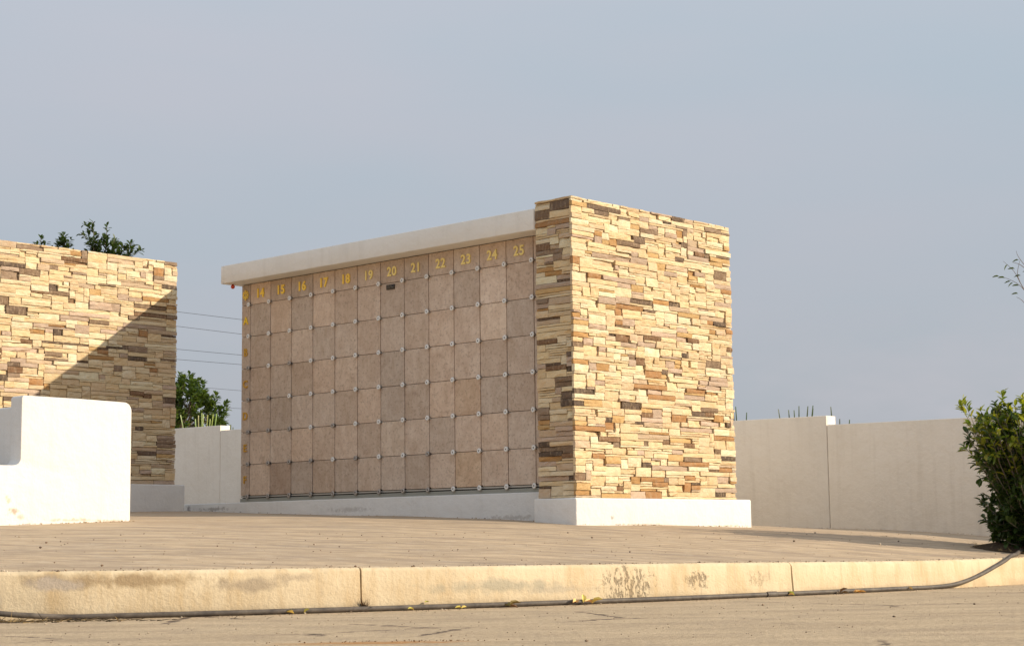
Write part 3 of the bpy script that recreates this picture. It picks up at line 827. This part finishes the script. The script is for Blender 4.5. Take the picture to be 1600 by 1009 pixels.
# ------------------------------------------------------------------ bush, right
BX, BY = 4.60, 15.30
bz = zt(BX, BY)
bush = thing('bush', 'dark glossy-leaved bush with tips tinted a sunlit yellow-green at the kerb on the right', 'bush', (BX, BY, bz))
def bw(h):
    ks = [(0, 0.34), (0.12, 0.44), (0.3, 0.47), (0.55, 0.56), (0.85, 0.57), (1.1, 0.62), (1.28, 0.54), (1.4, 0.25)]
    for (a, p), (c, q) in zip(ks, ks[1:]):
        if a <= h <= c: return p + (q - p) * (h - a) / (c - a)
    return 0.1
r = random.Random(61)
stems = MB(); leaves = []
for k in range(320):
    a = r.uniform(0, 2 * math.pi)
    h = r.choice([r.uniform(0.06, 0.5), r.uniform(0.45, 1.0), r.uniform(0.8, 1.30), r.uniform(1.0, 1.33)])
    rad = bw(h) * r.uniform(0.55, 1.02)
    tip = Vector((math.cos(a) * rad, math.sin(a) * rad, h))
    base = Vector((r.uniform(-0.07, 0.07), r.uniform(-0.07, 0.07), 0))
    mid = Vector((tip.x * 0.45, tip.y * 0.45, h * r.uniform(0.4, 0.6)))
    P = crom([base, mid, tip], 6)
    P = [p + rvec(r) * 0.012 if 0 < i < len(P) - 1 else p for i, p in enumerate(P)]
    stems.tube(P, [0.008 * (1 - 0.75 * i / len(P)) for i in range(len(P))], 5, cap=False)
    ytop = h > 0.95
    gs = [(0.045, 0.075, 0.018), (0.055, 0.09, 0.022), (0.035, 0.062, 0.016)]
    if ytop and r.random() < 0.8: gs = gs[:1] + [(0.20, 0.24, 0.03), (0.32, 0.31, 0.04), (0.13, 0.19, 0.03), (0.26, 0.27, 0.035)]  # sun glow on the yellowish top leaves is put into their tints
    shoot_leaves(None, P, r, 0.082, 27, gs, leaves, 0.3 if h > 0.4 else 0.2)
    # twigs
    for _ in range(2):
        i = r.randint(3, len(P) - 3)
        e = P[i] + rvec(r) * r.uniform(0.08, 0.2) + Vector((0, 0, 0.05))
        if math.hypot(e.x, e.y) > bw(max(0, min(1.4, e.z))) * 1.08 or e.z < 0.06: continue
        Q = [P[i], P[i].lerp(e, 0.5) + rvec(r) * 0.015, e]
        stems.tube(Q, [0.0035, 0.003, 0.0015], 4, cap=False)
        shoot_leaves(None, Q, r, 0.076, 15, gs, leaves, 0.2)
# the leaves that show largest (camera side, inside the frame) are pieces of their own
def show(q):
    p = q[0]; return (0.9 * -p.y - 0.35 * p.x) + 0.55 * math.hypot(p.x, p.y) + 0.25 * (p.z > 0.9) - 9 * (p.x > 0.30)
for k in range(9):                                               # loose shoots at the top, sun glow painted into their leaf colours
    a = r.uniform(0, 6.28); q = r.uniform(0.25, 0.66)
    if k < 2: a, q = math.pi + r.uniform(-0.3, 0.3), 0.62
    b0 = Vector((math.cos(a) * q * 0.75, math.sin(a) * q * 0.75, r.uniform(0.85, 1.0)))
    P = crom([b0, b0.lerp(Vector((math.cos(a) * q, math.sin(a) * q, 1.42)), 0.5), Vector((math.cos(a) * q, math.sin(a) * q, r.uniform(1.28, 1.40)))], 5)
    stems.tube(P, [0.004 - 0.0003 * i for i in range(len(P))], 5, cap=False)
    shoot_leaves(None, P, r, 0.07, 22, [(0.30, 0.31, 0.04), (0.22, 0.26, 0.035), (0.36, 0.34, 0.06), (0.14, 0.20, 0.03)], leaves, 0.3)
leaves.sort(key=show, reverse=True)
stems.build('stems', TWIG, bush)
lm = MB(); a = leaf_geo(Vector((0, 0, 0)), Vector((1, 0, 0)), Vector((0, 0, 1)), 1, 0.52); lm.add(*a)
M_LEAF = lm.mesh('leaf', LEAFOBJ)
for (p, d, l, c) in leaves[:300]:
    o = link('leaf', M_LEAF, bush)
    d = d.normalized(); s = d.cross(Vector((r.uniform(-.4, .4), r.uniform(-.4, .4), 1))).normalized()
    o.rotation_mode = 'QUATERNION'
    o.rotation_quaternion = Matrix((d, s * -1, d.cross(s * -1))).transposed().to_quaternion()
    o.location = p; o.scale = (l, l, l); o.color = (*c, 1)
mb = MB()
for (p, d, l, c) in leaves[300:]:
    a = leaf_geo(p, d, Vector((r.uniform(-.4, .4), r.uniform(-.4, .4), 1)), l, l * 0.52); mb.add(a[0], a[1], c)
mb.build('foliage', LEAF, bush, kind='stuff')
# soil and dry litter at its foot
b = MB(); r = random.Random(62); ring = []
for k in range(28):
    t = 2 * math.pi * k / 28
    x = BX - 0.05 + math.cos(t) * 0.52 * r.uniform(0.85, 1.1); y = BY - 0.02 + math.sin(t) * 0.36 * r.uniform(0.85, 1.1)
    ring.append((x, y, zt(x, y) + 0.004))
inner = [(BX + (x - BX) * 0.6, BY + (y - BY) * 0.6, z + 0.035) for x, y, z in ring]
b.add(ring + inner + [(BX, BY, bz + 0.06)], [(i, (i + 1) % 28, 28 + (i + 1) % 28, 28 + i) for i in range(28)] + [(28 + i, 28 + (i + 1) % 28, 56) for i in range(28)])
b.build('soil', SOIL, None, smooth=True, kind='structure')
b = MB()
for k in range(420):
    t = r.uniform(0, 6.28); q = r.uniform(0.2, 1.05)
    x = BX - 0.05 + math.cos(t) * 0.55 * q; y = BY - 0.02 + math.sin(t) * 0.38 * q
    p = Vector((x, y, zt(x, y) + 0.01)); d = Vector((r.uniform(-1, 1), r.uniform(-1, 1), r.uniform(0.0, 0.9))).normalized()
    l = r.uniform(0.03, 0.09); s = d.cross(rvec(r)).normalized() * 0.0022
    c = r.choice([(0.42, 0.30, 0.13), (0.30, 0.20, 0.09), (0.20, 0.13, 0.06)])
    b.add([p - s, p + s, p + d * l], [(0, 1, 2)], c)
b.build('dry_grass', DRY, None, kind='stuff')
# dark litter under the hose, bottom left
b = MB()
for k in range(700):
    x = -3.5 + 1.35 * abs(r.gauss(0, 0.45)) ; y = 9.86 + r.gauss(0, 0.05) - 0.04
    p = Vector((x, y, 0.004)); d = Vector((r.gauss(0.3, 1), r.gauss(0, 0.5), abs(r.gauss(0, 0.16)))).normalized()
    l = r.uniform(0.03, 0.09); s = d.cross(rvec(r)).normalized() * r.uniform(0.0015, 0.003)
    c = r.choice([(0.06, 0.045, 0.03), (0.10, 0.07, 0.04), (0.05, 0.04, 0.025), (0.26, 0.18, 0.08)])
    b.add([p - s, p + s, p + d * l + s * 0.4, p + d * l - s * 0.4], [(0, 1, 2, 3)], c)
b.build('dry_litter', DRY, None, kind='stuff')

# ------------------------------------------------------------------ bare sapling, out of frame on the right; its twigs reach in
sp = thing('sapling', 'thin bare twigs with a few leaves reaching in at the right edge', 'sapling', (4.86, 15.3, zt(4.86, 15.3)))
b = MB(); z0 = zt(4.86, 15.3)
def S(x, y, z): return Vector((x - 4.86, y - 15.3, z - z0))
b.tube(crom([S(4.86, 15.3, z0), S(4.90, 15.3, 1.2), S(4.80, 15.25, 2.1), S(4.78, 15.2, 2.9)], 5), [0.022 - 0.0008 * i for i in range(16)], 6)
b.build('trunk', TWIG, sp)
tw = MB(); lv = MB(); r = random.Random(12)
for P in ([S(4.80, 15.25, 2.2), S(4.62, 15.1, 2.40), S(4.47, 15.0, 2.56), S(4.36, 15, 2.63), S(4.28, 15, 2.655)],
          [S(4.52, 15.04, 2.51), S(4.46, 15, 2.60), S(4.41, 15, 2.70), S(4.32, 15, 2.79)],
          [S(4.46, 15, 2.60), S(4.44, 15, 2.68), S(4.47, 15, 2.80)],
          [S(4.78, 15.2, 2.5), S(4.58, 15.05, 2.68), S(4.46, 15, 2.82), S(4.44, 15, 2.88)],
          [S(4.56, 15.05, 2.70), S(4.47, 15, 2.755), S(4.40, 15, 2.78)],
          [S(4.80, 15.2, 2.2), S(4.6, 15.1, 2.33), S(4.47, 15, 2.44), S(4.42, 15, 2.47)]):
    P = crom(P, 3)
    tw.tube(P, [0.0042 - 0.003 * i / (len(P) - 1) for i in range(len(P))], 5)
tw.build('twigs', TWIG, sp)
for q in (S(4.28, 15, 2.655), S(4.40, 15, 2.60), S(4.38, 15, 2.61), S(4.45, 15, 2.57), S(4.47, 15, 2.66), S(4.55, 15, 2.7), S(4.62, 15, 2.8), S(4.33, 15, 2.64), S(4.42, 15, 2.72), S(4.44, 15, 2.50), S(4.46, 15, 2.80), S(4.36, 15, 2.76)):
    a = leaf_geo(q, Vector((r.uniform(-1, -0.2), 0, r.uniform(-.4, .2))), Vector((0, 0.3, 1)), 0.066, 0.042); lv.add(a[0], a[1], (0.07, 0.10, 0.025))
lv.build('sapling_leaves', LEAF, sp)

# ------------------------------------------------------------------ trees behind
def crown_tree(name, label, cat, base, trunk_h, center, radii, nclump, per, L, greens, seed, shoots=()):
    r = random.Random(seed)
    t = thing(name, label, cat, base)
    B = Vector(base); C_ = Vector(center) - B
    tm = MB()
    tm.tube(crom([Vector((0, 0, -0.1)), Vector((0.03, 0, trunk_h * 0.5)), Vector((C_.x * 0.6, C_.y * 0.6, trunk_h))], 4), [0.075 - 0.004 * i for i in range(9)], 7)
    lv = MB(); cl = []
    for _ in range(nclump):
        v = rvec(r) * r.uniform(0.45, 1.0) ** 0.6
        w = 1 + 0.12 * math.sin(v.x * 7 + seed) * math.sin(v.z * 6 + 1)
        cl.append(C_ + Vector((v.x * radii[0], v.y * radii[1], v.z * radii[2])) * w)
    top = Vector((C_.x * 0.6, C_.y * 0.6, trunk_h))
    for i, p in enumerate(cl):
        if i % 3 == 0:
            tm.tube(crom([top - Vector((0, 0, r.uniform(0, 0.3))), top.lerp(p, 0.5) + rvec(r) * 0.06, p], 3), [0.022 - 0.0028 * k for k in range(7)], 5, cap=False)
        P = [p - rvec(r) * 0.1 - Vector((0, 0, 0.06)), p, p + (p - C_).normalized() * r.uniform(0.03, 0.13) + Vector((0, 0, 0.08))]
        shoot_leaves(lv, P, r, L, per, greens, None, 0.0)
    for tip, n in shoots:
        T = Vector(tip) - B
        root = C_ + Vector((uniq(r, 0.25), uniq(r, 0.2), radii[2] * 0.5)) + Vector(((T.x - C_.x) * 0.6, 0, 0))
        P = crom([root, root.lerp(T, 0.55) + rvec(r) * 0.03, T], 5)
        tm.tube(P, [0.010 - 0.0007 * k for k in range(len(P))], 5, cap=False)
        shoot_leaves(lv, P, r, L, n, greens, None, 0.25)
        for _ in range(3):
            k = r.randint(4, len(P) - 3); e = P[k] + Vector((r.uniform(-.16, .16), r.uniform(-.1, .1), r.uniform(0.03, 0.14)))
            Q = [P[k], P[k].lerp(e, 0.5), e]; tm.tube(Q, [0.004, 0.003, 0.002], 4, cap=False)
            shoot_leaves(lv, Q, r, L, n // 3, greens, None, 0.2)
    tm.build('trunk', WOOD, t); lv.build('crown', LEAF, t)
    return t
def uniq(r, a): return r.uniform(-a, a)
crown_tree('tree', 'round bright green tree behind the boundary wall between the two stone blocks', 'tree', (-6.85, 34.5, 0.75), 1.5, (-6.80, 34.5, 2.72), (1.06, 0.9, 0.98), 520, 30, 0.10,
           [(0.08, 0.125, 0.025), (0.06, 0.10, 0.02), (0.12, 0.165, 0.032), (0.045, 0.08, 0.018)], 3)
def at(px, py, Y): return ((px - 800) / 2699 * Y, Y, 0.45 + (837 + (800 - px) * 0.0121 - py) / 2699 * Y)
crown_tree('tree', 'leafy tree top showing above the left stone-clad wall in two tufts', 'tree', (-5.35, 21.0, 0.75), 2.4, (-5.2, 21.0, 3.15), (0.75, 0.7, 0.55), 80, 24, 0.070,
           [(0.060, 0.095, 0.030), (0.075, 0.11, 0.032), (0.045, 0.075, 0.025)], 5,
           [((-5.22, 21.0, 4.22), 44), ((-5.12, 21.0, 4.16), 44), ((-4.78, 21.0, 4.05), 50), ((-4.64, 21.0, 4.06), 44), ((-5.0, 21.0, 4.14), 50), ((-5.60, 21.0, 4.10), 40), ((-5.52, 21.0, 4.20), 36), ((-5.80, 21.0, 4.16), 30), ((-5.88, 21.0, 4.10), 26), ((-5.16, 21.0, 4.36), 34), ((-4.98, 21.0, 4.30), 34), ((-4.88, 21, 4.12), 44), ((-4.72, 21.1, 4.10), 44), ((-5.02, 20.9, 4.05), 44), ((-4.85, 20.9, 3.98), 44), ((-5.20, 21.0, 3.98), 34), ((-4.68, 21, 3.98), 40), ((-4.95, 21, 4.02), 40), ((-5.08, 21, 3.94), 40),
            ((-5.50, 21.0, 4.15), 34), ((-5.57, 21.0, 4.02), 30), ((-5.44, 21.0, 4.05), 30), ((-5.84, 21.0, 4.08), 24), ((-5.76, 21.0, 4.02), 24)])

# spiky plants behind the wall
def spikes(label, u, v, tips, col, seed):
    r = random.Random(seed)
    base = world(u, v); base.z = zt(base.x, base.y)
    t = thing('agave', label, 'agave', base, ROT, 'agaves behind the boundary wall')
    for (du, z) in tips:
        b = MB(); T = Vector((du, r.uniform(-0.1, 0.1), z - base.z)); B0 = Vector((du * 0.25, r.uniform(-.05, .05), 0))
        n_ = 7; vs = []
        wd = 0.017
        ax = Vector((1, 0.2 * r.uniform(-1, 1), 0))
        for k in range(n_):
            a = k / (n_ - 1); p = B0.lerp(T, a) + Vector((du * 0.25 * (a * a - a), 0, 0))
            w = wd * (1.0 if a < 0.75 else max(0.06, (1 - a) / 0.25))
            vs += [p - ax * w, p + Vector((0, -0.008, 0)), p + ax * w, p + Vector((0, 0.012, 0))]
        fs = [(k * 4 + j, k * 4 + (j + 1) % 4, k * 4 + 4 + (j + 1) % 4, k * 4 + 4 + j) for k in range(n_ - 1) for j in range(4)]
        c = tuple(q * r.uniform(0.85, 1.15) for q in col)
        b.add(vs, fs, c); b.build('blade', LEAF, t)
PALE = (0.34, 0.38, 0.15); DK = (0.07, 0.10, 0.05)
spikes('pale upright agave blades above the wall, below the round green tree', -12.9, 5.75, [(-0.50, 2.58), (-0.22, 2.50), (-0.16, 2.56), (-0.06, 2.57), (0.08, 2.58), (0.24, 2.54), (0.33, 2.56), (0.42, 2.54), (0.15, 2.48)], PALE, 1)
spikes('short dark agave tips right of the first wall step in the left gap', -12.12, 5.75, [(-0.12, 2.36), (-0.02, 2.35), (0.10, 2.30), (0.02, 2.30)], DK, 2)
spikes('dark agave tips over the wall close beside the stone-clad end', -1.74, 5.75, [(-0.05, 2.00), (0.02, 2.03), (0.07, 1.96)], DK, 3)
spikes('row of dark agave blades over the wall left of the white step', -0.86, 5.75, [(-0.25, 1.965), (-0.11, 1.95), (-0.09, 1.945), (-0.02, 1.995), (0.10, 1.985), (0.15, 1.96), (0.17, 1.955), (0.21, 1.985)], DK, 4)
spikes('few low dark agave tips just right of the white wall step', -0.30, 5.75, [(-0.10, 1.955), (0.01, 1.83), (0.04, 1.80), (0.20, 1.78)], DK, 5)

# ------------------------------------------------------------------ overhead cables and the pole that carries them
PX, PY = -3.9, 62.0
pole = thing('utility_pole', 'wooden utility pole carrying overhead cables behind the columbarium', 'utility pole', (PX, PY, -0.1))
b = MB(); b.tube([(0, 0, 0), (0, 0, 7.2)], [0.14, 0.10], 10); b.build('post', WOOD, pole)
b = MB(); b.box(-0.06, 0.06, -0.9, 0.9, 6.7, 6.82); b.build('crossarm', WOOD, pole)
ytop = [(488, 500), (511, 523), (547, 556), (563, 571), (604, 612), (634, 640)]
nm = ['topmost of the six', 'second from the top', 'third from the top', 'fourth from the top', 'second from the bottom', 'lowest of the six']
for i, (ya, yb) in enumerate(ytop):
    Ya = 60.0 + i * 0.25
    hz = lambda px: 837 + (800 - px) * 0.0121
    pa = Vector(((279 - 800) / 2699 * Ya, Ya, 0.45 + (hz(279) - ya) / 2699 * Ya))
    pb = Vector(((377 - 800) / 2699 * Ya, Ya, 0.45 + (hz(377) - yb) / 2699 * Ya))
    d = (pb - pa)
    P = []
    for k in range(-60, 25):
        t = k / 4
        p = pa + d * t; p.z += 0.0016 * (t - 0.5) ** 2 * (1 if t < 0.5 else 1)
        if p.x > PX: break
        P.append(p)
    P.append(Vector((PX, PY - 0.05, P[-1].z - 0.02)))
    b = MB(); b.tube(P, 0.0075 if i < 4 else 0.006, 5)
    tag(b.build('cable', WIREM), 'thin overhead cable in the gap between the stone blocks, ' + nm[i], 'cable', 'overhead cables')

# ------------------------------------------------------------------ fallen leaves, pebbles, weed
def fallen(px_x, off, L, col, label, seed, n=1, z=0.004):
    r = random.Random(seed); b = MB()
    p0 = Vector(onk(px_x, off, z))
    for k in range(n):
        p = p0 + Vector((r.uniform(-0.03, 0.03) * (n > 1) * n * 0.6, r.uniform(-0.015, 0.015), r.uniform(0, 0.01)))
        a = leaf_geo(p, Vector((r.uniform(-1, 1), r.uniform(-0.5, 0.5), r.uniform(0.05, 0.45))), Vector((r.uniform(-.5, .5), r.uniform(-.8, -.1), 1)), 0.72 * L * r.uniform(0.8, 1.2), L * 0.34, 0.7, 0.25)
        c = tuple(q * r.uniform(0.8, 1.2) for q in col)
        b.add(a[0], a[1], c)
    tag(b.build('fallen_leaf', DRY), label, 'fallen leaf', 'dry leaves along the hose')
YEL, BRN = (0.62, 0.45, 0.12), (0.24, 0.16, 0.08)
fallen(-1.33, 0.10, 0.075, YEL, 'curled yellow leaf touching the hose left of the kerb joint', 1, 3)
fallen(-0.70, 0.10, 0.06, YEL, 'flat yellow leaf against the hose just right of the kerb joint', 2, 2)
fallen(-0.58, 0.035, 0.05, YEL, 'small yellow leaf lying on top of the hose', 3, 1, 0.042)
fallen(-0.37, 0.12, 0.06, YEL, 'pale torn yellow leaf on the road below the hose', 4, 2)
fallen(-0.10, 0.09, 0.10, BRN, 'brown crumpled leaf wedged against the hose near mid kerb', 5, 3)
fallen(0.41, 0.10, 0.11, (0.70, 0.52, 0.18), 'largest spread yellow leaf over the hose at mid kerb', 6, 4)
fallen(1.93, 0.10, 0.07, YEL, 'small orange-yellow leaf by the hose below the right kerb joint', 7, 2)
fallen(2.35, 0.10, 0.08, BRN, 'brown leaf clump by the hose right of the right kerb joint', 8, 3)
fallen(2.46, 0.10, 0.08, YEL, 'bright yellow leaf beside the brown clump at the hose', 9, 3)
fallen(2.95, 0.10, 0.06, YEL, 'lone tiny yellow leaf at the hose towards the bush', 10, 1)

def pebble(b, p, s, r, col):
    vs = []
    for v in ((1, 0, 0), (-1, 0, 0), (0, 1, 0), (0, -1, 0), (0, 0, 1), (0, 0, -1)):
        vs.append(p + Vector((v[0] * s * r.uniform(0.7, 1.3), v[1] * s * r.uniform(0.7, 1.3), v[2] * s * r.uniform(0.5, 0.9))))
    b.add(vs, [(0, 2, 4), (2, 1, 4), (1, 3, 4), (3, 0, 4), (2, 0, 5), (1, 2, 5), (3, 1, 5), (0, 3, 5)], col)
GRIT = Mat('grit', 0.9, 0.1); GRIT.color(GRIT.attr('tint'))
r = random.Random(77); b = MB()
for k in range(1500):
    x = r.uniform(-3.6, 4.3); q = r.random()
    w = 0.02 + abs(r.gauss(0, 0.05)) if q < 0.75 else r.uniform(0.1, 3.0)
    y = kerb_y(x) + w; s = r.uniform(0.002, 0.005) if r.random() < 0.96 else r.uniform(0.006, 0.011)
    if q >= 0.75: s *= 1.25
    c = r.choice([(0.45, 0.36, 0.26), (0.60, 0.5, 0.38), (0.12, 0.085, 0.06), (0.20, 0.13, 0.08)])
    pebble(b, Vector((x, y, zt(x, y) + s * 0.4)), s, r, c)
for k in range(1100):
    x = r.uniform(-3.6, 4.0); w = 0.03 + abs(r.gauss(0, 0.12)) if k < 500 else r.uniform(0.05, 4.2)
    y = kerb_y(x) - w; s = r.uniform(0.002, 0.0045) if r.random() < 0.97 else r.uniform(0.006, 0.01)
    c = r.choice([(0.45, 0.36, 0.26), (0.55, 0.45, 0.34), (0.14, 0.10, 0.07), (0.24, 0.17, 0.11)])
    pebble(b, Vector((x, y, s * 0.4)), s, r, c)
for (ua, va, ub, vb, cnt) in ((-1.58, -4.7, -1.58, -3.45, 70), (0.74, -0.2, 0.74, 2.45, 60), (-7, -0.06, 0.1, -0.06, 60), (-4, 4.96, 3.6, 4.96, 60)):
    for k in range(cnt):                                         # bits gathered along the wall feet
        t = r.random(); p = world(ua + (ub - ua) * t, va + (vb - va) * t - abs(r.gauss(0, 0.04)) * (va < 0 and va == vb) ) - D1 * (abs(r.gauss(0, 0.05)) if ua == ub else 0); s = r.uniform(0.003, 0.008)
        c = r.choice([(0.30, 0.20, 0.10), (0.14, 0.09, 0.06), (0.40, 0.28, 0.14)])
        pebble(b, Vector((p.x, p.y, zt(p.x, p.y) + s * 0.4)), s, r, c)
for k in range(60):                                              # grit in the rusty streak
    x = -0.62 + r.gauss(0.1, 0.25); y = 7.62 + r.gauss(0, 0.03)
    pebble(b, Vector((x, y, 0.003)), r.uniform(0.002, 0.005), r, (0.20, 0.12, 0.06))
b.build('gravel', GRIT, None, kind='stuff')
b = MB()                                                         # dead weed in the open kerb joint
wp = Vector(onk(-0.935, 0.03, 0.0))
for k in range(46):
    d = Vector((r.gauss(0, 0.5), -0.3 + r.gauss(0, 0.3), r.uniform(0.4, 1.4))).normalized(); l = r.uniform(0.03, 0.085)
    s = d.cross(rvec(r)).normalized() * 0.003; p = wp + Vector((r.gauss(0, 0.012), 0, 0.02))
    b.add([p - s, p + s, p + d * l], [(0, 1, 2)], r.choice([(0.10, 0.06, 0.035), (0.17, 0.10, 0.05), (0.06, 0.04, 0.025)]))
tag(b.build('weed', DRY), 'small dead brown weed in the open joint of the kerb', 'weed')
